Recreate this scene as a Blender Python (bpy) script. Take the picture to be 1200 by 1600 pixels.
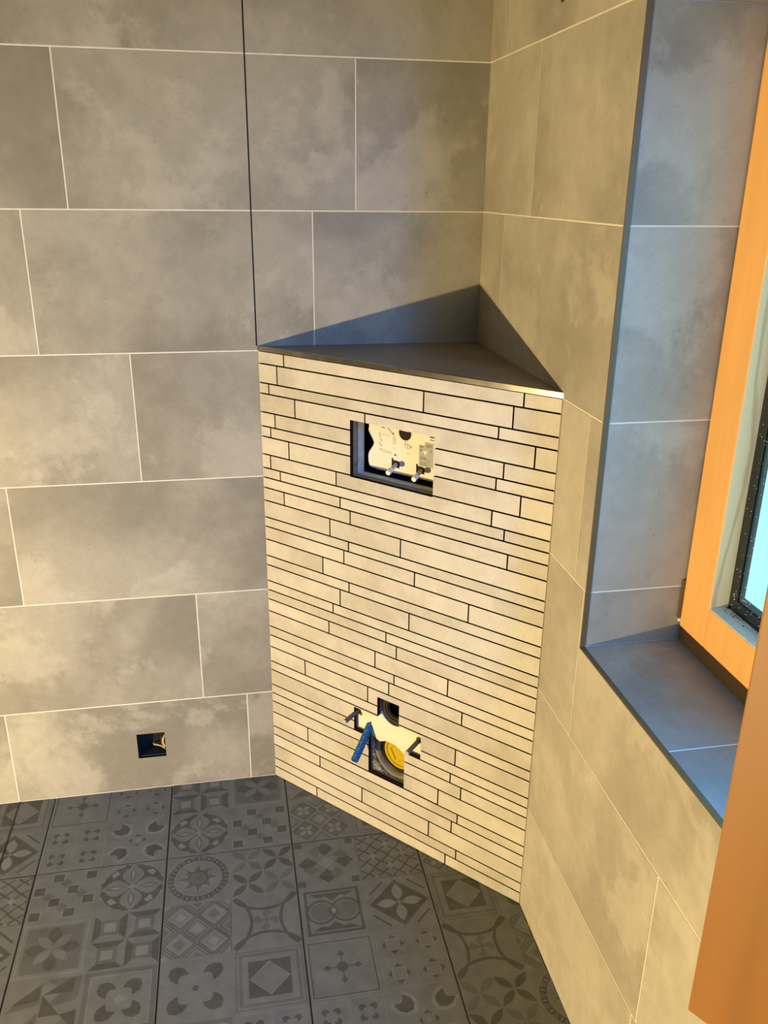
import bpy, bmesh, math, random
from mathutils import Vector, Matrix
random.seed(7)
PI = math.pi
for o in list(bpy.data.objects): bpy.data.objects.remove(o)
scene = bpy.context.scene
COL = scene.collection

# ------------------------------------------------------------------ camera
cam_d = bpy.data.cameras.new('camera'); cam = bpy.data.objects.new('camera', cam_d); COL.objects.link(cam)
CP = Vector((-0.59277, -1.97671, 1.52669)); yaw, pit, rol = 0.185718, 0.362994, 0.0113656
fwd = Vector((math.sin(yaw)*math.cos(pit), math.cos(yaw)*math.cos(pit), -math.sin(pit)))
rt = Vector((math.cos(yaw), -math.sin(yaw), 0)); up = rt.cross(fwd)
r2 = rt*math.cos(rol)+up*math.sin(rol); u2 = up*math.cos(rol)-rt*math.sin(rol)
M = Matrix((( r2.x, u2.x, -fwd.x, CP.x), (r2.y, u2.y, -fwd.y, CP.y), (r2.z, u2.z, -fwd.z, CP.z), (0,0,0,1)))
cam.matrix_world = M
cam_d.sensor_fit = 'VERTICAL'; cam_d.sensor_height = 36.0; cam_d.lens = 36.0*1334.71/1600.0
cam_d.clip_start = 0.02; cam_d.clip_end = 50
scene.camera = cam

# ------------------------------------------------------------------ light and exposure
world = bpy.data.worlds.new('world'); scene.world = world; world.use_nodes = True
bg = world.node_tree.nodes['Background']; bg.inputs['Color'].default_value = (0.35, 0.62, 1.0, 1); bg.inputs['Strength'].default_value = 1.0
def light(name, kind, loc, energy, color, **kw):
    d = bpy.data.lights.new(name, kind); d.energy = energy; d.color = color
    o = bpy.data.objects.new(name, d); o.location = loc; COL.objects.link(o)
    for k, v in kw.items(): setattr(d, k, v)
    return o
# the work flood lamp standing low on the floor to the left, outside the picture
LP = Vector((-2.10, -1.53, 0.415))
lamp = light('work_lamp_light', 'SPOT', LP, 243, (1.0, 0.73, 0.345), shadow_soft_size=0.022, spot_size=math.radians(165), spot_blend=0.15)
lamp.rotation_euler = (Vector((-0.35, -0.35, 1.25))-LP).to_track_quat('-Z', 'Y').to_euler()
# daylight coming in where the right casement stands open
sky = light('daylight', 'AREA', (0.40, -1.86, 1.52), 23, (0.08, 0.36, 1.0), shape='RECTANGLE', size=0.50, size_y=0.55, spread=math.radians(120))
sky.rotation_euler = Vector((-0.38, 0.75, -0.60)).to_track_quat('-Z', 'Y').to_euler()
vs = scene.view_settings
vs.view_transform = 'Standard'; vs.look = 'None'; vs.exposure = 0.0; vs.gamma = 1.0; vs.use_curve_mapping = False

# ------------------------------------------------------------------ materials
def newmat(name):
    m = bpy.data.materials.new(name); m.use_nodes = True
    nt = m.node_tree; return m, nt, nt.nodes['Principled BSDF']
def simple(name, col, rough=0.6, metal=0.0, noise=0.0, nscale=40, emit=None, estr=0, bump=0, spec=None, coat=0, stretch=(1,1,1)):
    m, nt, b = newmat(name)
    b.inputs['Base Color'].default_value = (*col, 1); b.inputs['Roughness'].default_value = rough
    b.inputs['Metallic'].default_value = metal
    if spec is not None: b.inputs['Specular IOR Level'].default_value = spec
    if coat: b.inputs['Coat Weight'].default_value = coat
    if emit: b.inputs['Emission Color'].default_value = (*emit, 1); b.inputs['Emission Strength'].default_value = estr
    tc = nt.nodes.new('ShaderNodeTexCoord'); mp = nt.nodes.new('ShaderNodeMapping'); mp.inputs['Scale'].default_value = stretch
    nt.links.new(tc.outputs['Object'], mp.inputs['Vector'])
    n = nt.nodes.new('ShaderNodeTexNoise'); n.inputs['Scale'].default_value = nscale; n.inputs['Detail'].default_value = 6
    nt.links.new(mp.outputs[0], n.inputs['Vector'])
    if noise:
        mx = nt.nodes.new('ShaderNodeMapRange'); mx.inputs['From Min'].default_value = 0.3; mx.inputs['From Max'].default_value = 0.7
        mx.inputs['To Min'].default_value = 1-noise; mx.inputs['To Max'].default_value = 1+noise*0.5
        nt.links.new(n.outputs['Fac'], mx.inputs['Value'])
        hs = nt.nodes.new('ShaderNodeHueSaturation'); hs.inputs['Color'].default_value = (*col, 1)
        nt.links.new(mx.outputs[0], hs.inputs['Value']); nt.links.new(hs.outputs[0], b.inputs['Base Color'])
    if bump:
        bp = nt.nodes.new('ShaderNodeBump'); bp.inputs['Strength'].default_value = bump; bp.inputs['Distance'].default_value = 0.002
        nt.links.new(n.outputs['Fac'], bp.inputs['Height']); nt.links.new(bp.outputs[0], b.inputs['Normal'])
    return m
def concrete(name, dark, mid, lite, rough=0.5, scale=(1,1,1), s1=2.6, s2=9, contrast=1.0, spec=0.35):
    """cloudy cement-look porcelain: soft clouds with torn edges, a different cut of the print on every tile"""
    m, nt, b = newmat(name); N = nt.nodes; L = nt.links
    tc = N.new('ShaderNodeTexCoord'); at = N.new('ShaderNodeAttribute'); at.attribute_name = 'tid'
    mp = N.new('ShaderNodeMapping'); mp.inputs['Scale'].default_value = scale
    ad = N.new('ShaderNodeVectorMath'); ad.operation = 'MULTIPLY_ADD'
    ad.inputs[1].default_value = (9, 9, 9)
    L.new(at.outputs['Color'], ad.inputs[0]); L.new(tc.outputs['Object'], mp.inputs['Vector']); L.new(mp.outputs[0], ad.inputs[2])
    def noise(s, d, r, dist):
        n = N.new('ShaderNodeTexNoise'); n.inputs['Scale'].default_value = s; n.inputs['Detail'].default_value = d
        n.inputs['Roughness'].default_value = r; n.inputs['Distortion'].default_value = dist
        L.new(ad.outputs[0], n.inputs['Vector']); return n
    def rng(n, a, c, lo, hi):
        r = N.new('ShaderNodeMapRange'); r.interpolation_type = 'SMOOTHSTEP'
        r.inputs['From Min'].default_value = a; r.inputs['From Max'].default_value = c
        r.inputs['To Min'].default_value = lo; r.inputs['To Max'].default_value = hi
        L.new(n.outputs['Fac'], r.inputs['Value']); return r
    big = rng(noise(s1, 6, 0.57, 0.15), 0.36, 0.61, 0, 1)
    torn = rng(noise(s1*1.3, 10, 0.66, 0.2), 0.52, 0.60, 0, 1)
    fine = rng(noise(s2*3, 8, 0.75, 0.1), 0.3, 0.7, 0.93, 1.06)
    speck = rng(noise(130, 3, 0.6, 0), 0.28, 0.36, 0.82, 1.0)
    m1 = N.new('ShaderNodeMix'); m1.data_type = 'RGBA'; m1.inputs[6].default_value = (*dark, 1); m1.inputs[7].default_value = (*mid, 1)
    L.new(big.outputs[0], m1.inputs[0])
    m2 = N.new('ShaderNodeMix'); m2.data_type = 'RGBA'; m2.inputs[7].default_value = (*lite, 1)
    k = N.new('ShaderNodeMath'); k.operation = 'MULTIPLY'; L.new(torn.outputs[0], k.inputs[0]); k.inputs[1].default_value = 0.42*contrast
    L.new(k.outputs[0], m2.inputs[0]); L.new(m1.outputs[2], m2.inputs[6])
    mm = N.new('ShaderNodeMath'); mm.operation = 'MULTIPLY'; L.new(fine.outputs[0], mm.inputs[0]); L.new(speck.outputs[0], mm.inputs[1])
    hs = N.new('ShaderNodeHueSaturation'); L.new(m2.outputs[2], hs.inputs['Color']); L.new(mm.outputs[0], hs.inputs['Value'])
    L.new(hs.outputs[0], b.inputs['Base Color'])
    b.inputs['Roughness'].default_value = rough; b.inputs['Specular IOR Level'].default_value = spec
    return m
M_TILE = concrete('cement_look_tile', (0.26,0.248,0.212), (0.385,0.371,0.320), (0.53,0.512,0.45), rough=0.40)
M_TILE_LIT = concrete('cement_look_tile_lamplit', (0.37,0.345,0.29), (0.51,0.48,0.41), (0.60,0.57,0.50), rough=0.42)  # same tile lightened for the right wall; lamp brightness put into its colour
M_STRIP = concrete('pale_strip_tile', (0.52,0.49,0.43), (0.645,0.62,0.555), (0.71,0.685,0.615), rough=0.5, s1=4.0, contrast=0.7)
M_TILE_SHADED = concrete('shaded_cement_tile', (0.18,0.173,0.15), (0.235,0.225,0.195), (0.27,0.26,0.23), rough=0.4)  # same tile darkened; the shelf top's shade is put into the colour
M_GROUT = simple('cream_grout', (0.80,0.76,0.68), 0.9, noise=0.08)
M_GROUTD = simple('dark_brown_joint', (0.016,0.010,0.005), 0.95, spec=0.1)
M_BLACK = simple('black_silicone', (0.008,0.008,0.009), 0.4)
M_PLASTER = simple('grey_cement_render', (0.17,0.165,0.155), 0.9, noise=0.05)
M_PROFILE = simple('reflection_toned_metal', (0.15,0.105,0.045), 0.45, 0.2)  # brown reflection of the warm room put into the metal's colour
M_STEEL = simple('brushed_steel', (0.50,0.485,0.45), 0.20, 1.0, noise=0.25, nscale=30)
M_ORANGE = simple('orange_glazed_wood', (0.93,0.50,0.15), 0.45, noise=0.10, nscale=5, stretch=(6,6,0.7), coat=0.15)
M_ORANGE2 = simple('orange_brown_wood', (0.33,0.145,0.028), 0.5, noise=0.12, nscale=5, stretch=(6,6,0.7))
M_FRAME = simple('frame_wood', (0.45,0.24,0.08), 0.6, noise=0.1, nscale=6)
M_PINE = None
def pine():
    m, nt, b = newmat('bare_pine'); N = nt.nodes; L = nt.links
    tc = N.new('ShaderNodeTexCoord'); mp = N.new('ShaderNodeMapping'); mp.inputs['Scale'].default_value = (7, 7, 1.6)
    w = N.new('ShaderNodeTexWave'); w.wave_type = 'BANDS'; w.bands_direction = 'X'; w.inputs['Scale'].default_value = 1.1
    w.inputs['Distortion'].default_value = 7; w.inputs['Detail'].default_value = 3; w.inputs['Detail Scale'].default_value = 1.4
    r = N.new('ShaderNodeValToRGB'); r.color_ramp.elements[0].position = 0.0; r.color_ramp.elements[0].color = (0.70,0.53,0.32,1)
    r.color_ramp.elements[1].position = 0.12; r.color_ramp.elements[1].color = (0.92,0.74,0.46,1)
    L.new(tc.outputs['Object'], mp.inputs['Vector']); L.new(mp.outputs[0], w.inputs['Vector']); L.new(w.outputs['Fac'], r.inputs['Fac'])
    L.new(r.outputs[0], b.inputs['Base Color']); b.inputs['Roughness'].default_value = 0.65
    return m
M_PINE = pine()
M_PRIMER = simple('white_primer', (0.80,0.82,0.85), 0.6, noise=0.12, nscale=90)
M_GASKET = simple('black_gasket', (0.012,0.014,0.016), 0.22)
M_GLASS = simple('frosted_daylit_glass', (0.10,0.18,0.22), 0.25, emit=(0.34,0.86,1.0), estr=1.05)
M_SPACER = simple('faint_glow_edge_glass', (0.03,0.06,0.09), 0.12, emit=(0.10,0.28,0.42), estr=0.10)  # weak emission imitates daylight blurring into the dark pane edge
M_DROP = simple('water_drop', (0.9,0.95,1.0), 0.05)
M_DIRT = simple('dark_crumb', (0.03,0.03,0.035), 0.9)
M_WHITE = simple('white_plastic', (0.86,0.83,0.72), 0.45)
M_CREAM = simple('cream_plate', (0.88,0.84,0.66), 0.5)
M_NAVY = simple('dark_blue_plastic', (0.012,0.022,0.07), 0.45)
M_BOARD = simple('grey_board_edge', (0.46,0.47,0.47), 0.85, noise=0.25, nscale=60)
M_BOARD2 = simple('grey_brown_board_edge', (0.20,0.18,0.15), 0.85, noise=0.3, nscale=70)
M_INK = simple('grey_print', (0.16,0.14,0.11), 0.7)
M_INKL = simple('pale_print', (0.45,0.42,0.33), 0.7)
M_LABEL = simple('grey_label', (0.42,0.43,0.46), 0.6)
M_COPPER = simple('copper', (0.75,0.30,0.14), 0.4, 0.6)
M_HOLE = simple('dark_void', (0.015,0.010,0.007), 0.9)
M_ROD = simple('zinc_steel', (0.16,0.15,0.13), 0.45, 0.4)
M_ZTIP = simple('bright_steel', (0.75,0.72,0.65), 0.35, 0.3)
M_BLUE = simple('blue_corrugated_plastic', (0.010,0.11,0.34), 0.38, spec=0.5)
M_YELLOW = simple('yellow_plastic', (0.62,0.47,0.01), 0.35, coat=0.3)
M_GREYP = simple('grey_pipe_plastic', (0.26,0.235,0.185), 0.5, noise=0.12)
M_DGREY = simple('dark_grey_pipe', (0.045,0.036,0.030), 0.4)
M_RUBBER = simple('black_rubber', (0.008,0.008,0.008), 0.45)
M_MORTAR = simple('crumbly_mortar', (0.42,0.39,0.33), 0.95, noise=0.85, nscale=75, bump=1.0)
M_JBOX = simple('black_box_plastic', (0.012,0.017,0.024), 0.4)
M_CABLE = simple('pale_cable_sheath', (0.55,0.46,0.33), 0.6)
M_CABLE2 = simple('brown_wire', (0.16,0.05,0.02), 0.5)
# floor tile colours
def floormat(name, c, v=0.16):
    return simple(name, c, 0.58, noise=v, nscale=26, spec=0.22)
FL = [floormat('floor_base', (0.142,0.150,0.146)), floormat('floor_dark_print', (0.078,0.080,0.074), 0.22),
      floormat('floor_mid_print', (0.108,0.113,0.108)), floormat('floor_light_print', (0.175,0.186,0.182)), M_GROUTD, M_BLACK]

# ------------------------------------------------------------------ helpers
def link(name, me, parent=None):
    o = bpy.data.objects.new(name, me); COL.objects.link(o)
    if parent: o.parent = parent
    return o
def obj(name, bm, mats, parent=None, smooth=False):
    me = bpy.data.meshes.new(name); bm.normal_update(); bm.to_mesh(me); bm.free()
    for m in (mats if isinstance(mats, (list, tuple)) else [mats]): me.materials.append(m)
    if smooth:
        for p in me.polygons: p.use_smooth = True
        try: me.set_sharp_from_angle(angle=math.radians(40))
        except Exception: pass
    return link(name, me, parent)
def empty(name, loc=(0,0,0)):
    o = bpy.data.objects.new(name, None); o.location = loc; o.empty_display_size = 0.05; COL.objects.link(o); return o
def tag(o, label=None, cat=None, group=None, kind=None):
    if label: o['label'] = label
    if cat: o['category'] = cat
    if group: o['group'] = group
    if kind: o['kind'] = kind
    return o
def thing(name, label, cat, loc, group=None):
    return tag(empty(name, loc), label, cat, group)
def reparent(root, o):          # children are modelled in world coordinates
    o.parent = root; o.matrix_parent_inverse = Matrix.Translation(root.location).inverted() if root.location.length else Matrix()
    return o
def box(bm, x0, x1, y0, y1, z0, z1, X=None, mi=0, bevel=0):
    g = bmesh.ops.create_cube(bm, size=1.0); vsn = g['verts']
    for v in vsn:
        v.co = Vector(((x0+x1)/2+v.co.x*(x1-x0), (y0+y1)/2+v.co.y*(y1-y0), (z0+z1)/2+v.co.z*(z1-z0)))
    fs = list({f for v in vsn for f in v.link_faces})
    for f in fs: f.material_index = mi
    if bevel:
        es = list({e for v in vsn for e in v.link_edges})
        r = bmesh.ops.bevel(bm, geom=es, offset=bevel, segments=2, affect='EDGES', profile=0.5)
        vsn = list({v for f in r['faces'] for v in f.verts} | {v for v in vsn if v.is_valid})
        for f in r['faces']: f.material_index = mi
    if X:
        for v in vsn: v.co = X(v.co)
    return vsn
def frame_of(d):
    d = d.normalized(); a = Vector((0,0,1)) if abs(d.z) < 0.9 else Vector((1,0,0))
    u = d.cross(a).normalized(); return u, d.cross(u).normalized()
def lathe(bm, P, d, prof, n=32, mi=0, cap0=True, cap1=True):
    """prof: list of (distance along d, radius)"""
    d = d.normalized(); u, v = frame_of(d); rings = []
    for (a, r) in prof:
        rings.append([bm.verts.new(P + d*a + (u*math.cos(2*PI*i/n)+v*math.sin(2*PI*i/n))*r) for i in range(n)])
    for A, B in zip(rings, rings[1:]):
        for i in range(n):
            f = bm.faces.new((A[i], A[(i+1)%n], B[(i+1)%n], B[i])); f.material_index = mi
    if cap0: f = bm.faces.new(rings[0][::-1]); f.material_index = mi
    if cap1: f = bm.faces.new(rings[-1]); f.material_index = mi
def prism_poly(bm, pts, X, h0, h1, mi=0):
    """extrude a 2-D outline between heights h0, h1; X maps (a, b, h) to a point"""
    lo = [bm.verts.new(X(a, b, h0)) for a, b in pts]; hi = [bm.verts.new(X(a, b, h1)) for a, b in pts]
    n = len(pts); fs = [bm.faces.new(hi)] + [bm.faces.new(lo[::-1])]
    for i in range(n): fs.append(bm.faces.new((lo[i], lo[(i+1)%n], hi[(i+1)%n], hi[i])))
    for f in fs: f.material_index = mi
    return fs
def rect_minus(rects, hole):
    out = []
    hx0, hx1, hy0, hy1 = hole
    for (x0, x1, y0, y1) in rects:
        if hx0 >= x1 or hx1 <= x0 or hy0 >= y1 or hy1 <= y0: out.append((x0,x1,y0,y1)); continue
        if y0 < hy0: out.append((x0, x1, y0, hy0))
        if y1 > hy1: out.append((x0, x1, hy1, y1))
        a, b = max(y0, hy0), min(y1, hy1)
        if x0 < hx0: out.append((x0, hx0, a, b))
        if x1 > hx1: out.append((hx1, x1, a, b))
    return out
def tile_patch(bm, lay, tiles, X, t, holes=(), gap=0.0035, mi=0, side=None):
    """tiles: rects in (a, b); X(a, b, h) maps to the wall; each tile a slab of thickness t with its own print offset"""
    for (a0, a1, b0, b1) in tiles:
        tid = (random.random(), random.random(), random.random(), 1)
        rr = [(a0+gap/2, a1-gap/2, b0+gap/2, b1-gap/2)]
        for h in holes: rr = rect_minus(rr, h)
        for (p, q, r, s) in rr:
            if q-p < 0.001 or s-r < 0.001: continue
            for f in prism_poly(bm, [(p,r),(q,r),(q,s),(p,s)], X, 0, t, mi)[0:]:
                for l in f.loops: l[lay] = tid
            if side is not None:
                bm.faces.ensure_lookup_table()
                for f in bm.faces[-4:]: f.material_index = side
def slab_rects(bm, rects, X, h0, h1, mi):
    for (p, q, r, s) in rects: prism_poly(bm, [(p,r),(q,r),(q,s),(p,s)], X, h0, h1, mi)
def rows_to_tiles(zs, joints, lo, hi):
    out = []
    for i in range(len(zs)-1):
        xs = [lo] + sorted(j for j in joints[i] if lo+0.004 < j < hi-0.004) + [hi]
        for a, b in zip(xs, xs[1:]): out.append((a, b, zs[i], zs[i+1]))
    return out
def newbm():
    bm = bmesh.new(); lay = bm.loops.layers.float_color.new('tid'); return bm, lay

# ------------------------------------------------------------------ room shell
ZC, H = 1.17464, 0.302
ROOM_X, ROOM_Y, ROOM_Z = -2.75, -2.95, 2.45
rowz = [0.0] + [ZC + k*H for k in range(-3, 5)]
rowz = rowz[:-1] + [ROOM_Z] if rowz[-1] > ROOM_Z else rowz + [ROOM_Z]
WOP = (-2.085, -0.7283, 0.7654, 1.7725)         # window opening: y0 y1 z0 z1
SOCK = (-0.8778, -0.8058, 0.0989, 0.1740)
T = 0.009

def series(x0, step=0.606): return [x0 + k*step for k in range(-6, 6)]
# back wall, y = 0 (tile face), with the socket hole
jl = [series(-0.586), series(-0.6985), series(-1.1054), series(-0.803), series(-0.995), series(-0.899), [-1.2, -1.806], series(-0.9), series(-1.0), series(-1.1)]
bm, lay = newbm()
XB = lambda a, b, h: Vector((a, T-h, b))
seam = (-0.5232, -0.5200, 1.186, ROOM_Z)
tl = rows_to_tiles(rowz, jl, ROOM_X, 0.002)
tile_patch(bm, lay, tl, XB, T, holes=(SOCK, seam))
slab_rects(bm, rect_minus(rect_minus([(ROOM_X-0.05, 0.06, -0.05, ROOM_Z+.05)], SOCK), seam), XB, -0.05, T-0.0008, 1)
slab_rects(bm, [seam], XB, -0.05, T-0.0022, 2)
tag(obj('wall_back', bm, [M_TILE, M_GROUT, M_BLACK]), 'back wall of grey cement-look tiles with pale joints', kind='structure')
# right wall, x = 0, with the window opening and its tiled returns
jr = [series(-1.056), series(-1.0705), series(-0.7182), series(-1.28), series(-0.78+0.02), series(-0.3145), series(-0.112), series(-0.5), series(-0.2), series(-0.4)]
bm, lay = newbm()
XR = lambda a, b, h: Vector((T-h, a, b))
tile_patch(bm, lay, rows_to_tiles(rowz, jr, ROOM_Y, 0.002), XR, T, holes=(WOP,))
slab_rects(bm, rect_minus([(ROOM_Y-.05, 0.02, -0.05, ROOM_Z+.05)], (WOP[0]-T, WOP[1]+T, WOP[2]-T, WOP[3]+T)), XR, -0.30, T-0.0008, 1)
D = 0.32
# left return (faces the camera)
rz = [WOP[2], ZC-H, ZC, ZC+H, WOP[3]]
tile_patch(bm, lay, [(T*0+0.001, D, a, b) for a, b in zip(rz, rz[1:])], lambda a, b, h: Vector((a, WOP[1]+T-h, b)), T, mi=2)
slab_rects(bm, [(0.001, D, WOP[2], WOP[3])], lambda a, b, h: Vector((a, WOP[1]+T-h, b)), 0.001, T-0.0008, 1)
tile_patch(bm, lay, [(0.001, D, a, b) for a, b in zip(rz, rz[1:])], lambda a, b, h: Vector((a, WOP[0]-T+h, b)), T, mi=2)
# lintel underside
ly = [WOP[0], -1.64, -1.034, WOP[1]]
tile_patch(bm, lay, [(0.001, D, a, b) for a, b in zip(ly, ly[1:])], lambda a, b, h: Vector((a, b, WOP[3]+T-h)), T, mi=2)
tag(obj('wall_right', bm, [M_TILE_LIT, M_GROUT, M_TILE]), 'right wall of grey cement-look tiles around the window', kind='structure')
# the walls out of the picture
bm = bmesh.new(); box(bm, ROOM_X-0.1, ROOM_X, ROOM_Y-0.1, 0.06, -0.05, ROOM_Z); tag(obj('wall_left', bm, M_PLASTER), 'plain plastered wall', kind='structure')
bm = bmesh.new(); box(bm, ROOM_X, 0.3, ROOM_Y-0.1, ROOM_Y, -0.05, ROOM_Z); tag(obj('wall_front', bm, M_PLASTER), 'plain plastered wall', kind='structure')
bm = bmesh.new(); box(bm, ROOM_X-0.1, 0.3, ROOM_Y-0.1, 0.06, ROOM_Z, ROOM_Z+0.1); tag(obj('ceiling', bm, M_PLASTER), 'plain grey ceiling', kind='structure')

# ------------------------------------------------------------------ patterned floor
def regular(cx, cy, r, n, a0=0): return [(cx+r*math.cos(a0+2*PI*i/n), cy+r*math.sin(a0+2*PI*i/n)) for i in range(n)]
def sq(cx, cy, s): return [(cx-s,cy-s),(cx+s,cy-s),(cx+s,cy+s),(cx-s,cy+s)]
def dia(cx, cy, s, t=None): t = t or s; return [(cx-s,cy),(cx,cy-t),(cx+s,cy),(cx,cy+t)]
def rot(pts, k, c=(0.5,0.5)):
    if len(pts) == 2 and pts[0] == 'strip': return ('strip', [rot(p, k, c) for p in pts[1]])
    a = k*PI/2 if isinstance(k, int) else k
    return [(c[0]+(x-c[0])*math.cos(a)-(y-c[1])*math.sin(a), c[1]+(x-c[0])*math.sin(a)+(y-c[1])*math.cos(a)) for x, y in pts]
def petal(x0, y0, x1, y1, w, n=8):
    L = math.hypot(x1-x0, y1-y0); dx, dy = (x1-x0)/L, (y1-y0)/L; A = []
    for i in range(n+1):
        t = i/n; A.append((x0+dx*L*t-dy*w*math.sin(PI*t), y0+dy*L*t+dx*w*math.sin(PI*t)))
    for i in range(1, n):
        t = 1-i/n; A.append((x0+dx*L*t+dy*w*math.sin(PI*t), y0+dy*L*t-dx*w*math.sin(PI*t)))
    return A
def line(x0, y0, x1, y1, w):
    L = math.hypot(x1-x0, y1-y0); nx, ny = -(y1-y0)/L*w/2, (x1-x0)/L*w/2
    return [(x0-nx,y0-ny),(x1-nx,y1-ny),(x1+nx,y1+ny),(x0+nx,y0+ny)]
def path(pts, w, closed=False):
    n = len(pts); L = []; R = []
    for i, p in enumerate(pts):
        a = pts[(i-1) % n] if (closed or i) else p; b = pts[(i+1) % n] if (closed or i < n-1) else p
        d1 = (p[0]-a[0], p[1]-a[1]) if a != p else (b[0]-p[0], b[1]-p[1]); d2 = (b[0]-p[0], b[1]-p[1]) if b != p else d1
        l1 = math.hypot(*d1); l2 = math.hypot(*d2); t = (d1[0]/l1+d2[0]/l2, d1[1]/l1+d2[1]/l2); lt = math.hypot(*t)
        nx, ny = -t[1]/lt, t[0]/lt; k = w/2/max(0.5, lt/2)
        L.append((p[0]+nx*k, p[1]+ny*k)); R.append((p[0]-nx*k, p[1]-ny*k))
    m = n if closed else n-1
    return [('strip', [[R[i], R[(i+1) % n], L[(i+1) % n], L[i]] for i in range(m)])]
def heart(cx, cy, ang, s):       # a two-lobed leaf pointing along ang
    base = [(-1.0,0.0),(-0.8,0.5),(-0.25,0.75),(0.3,0.65),(0.55,0.35),(0.25,0.08),(0.62,-0.05),(0.9,-0.45),(0.8,-0.7),(0.1,-0.75),(-0.5,-0.55)]
    base = [(-0.75,-0.75),(-0.95,-0.1),(-0.75,0.45),(-0.25,0.85),(0.0,0.95),(0.05,0.45),(0.15,0.15),(0.45,0.05),(0.95,0.0),(0.85,-0.25),(0.45,-0.75),(-0.1,-0.95)]
    return [(cx+s*(x*math.cos(ang)-y*math.sin(ang)), cy+s*(x*math.sin(ang)+y*math.cos(ang))) for x, y in base]
def arc(cx, cy, r, a0, a1, n=14): return [(cx+r*math.cos(a0+(a1-a0)*i/n), cy+r*math.sin(a0+(a1-a0)*i/n)) for i in range(n+1)]
def clipped(pts):                # Sutherland-Hodgman against the unit cell
    for ax, lim, sgn in ((0,0.004,1),(0,0.996,-1),(1,0.004,1),(1,0.996,-1)):
        out = []
        for i in range(len(pts)):
            p, q = pts[i], pts[(i+1)%len(pts)]
            ip, iq = (p[ax]-lim)*sgn >= 0, (q[ax]-lim)*sgn >= 0
            if ip: out.append(p)
            if ip != iq:
                t = (lim-p[ax])/(q[ax]-p[ax]); out.append((p[0]+t*(q[0]-p[0]), p[1]+t*(q[1]-p[1])))
        pts = out
        if len(pts) < 3: return None
    return pts
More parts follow.
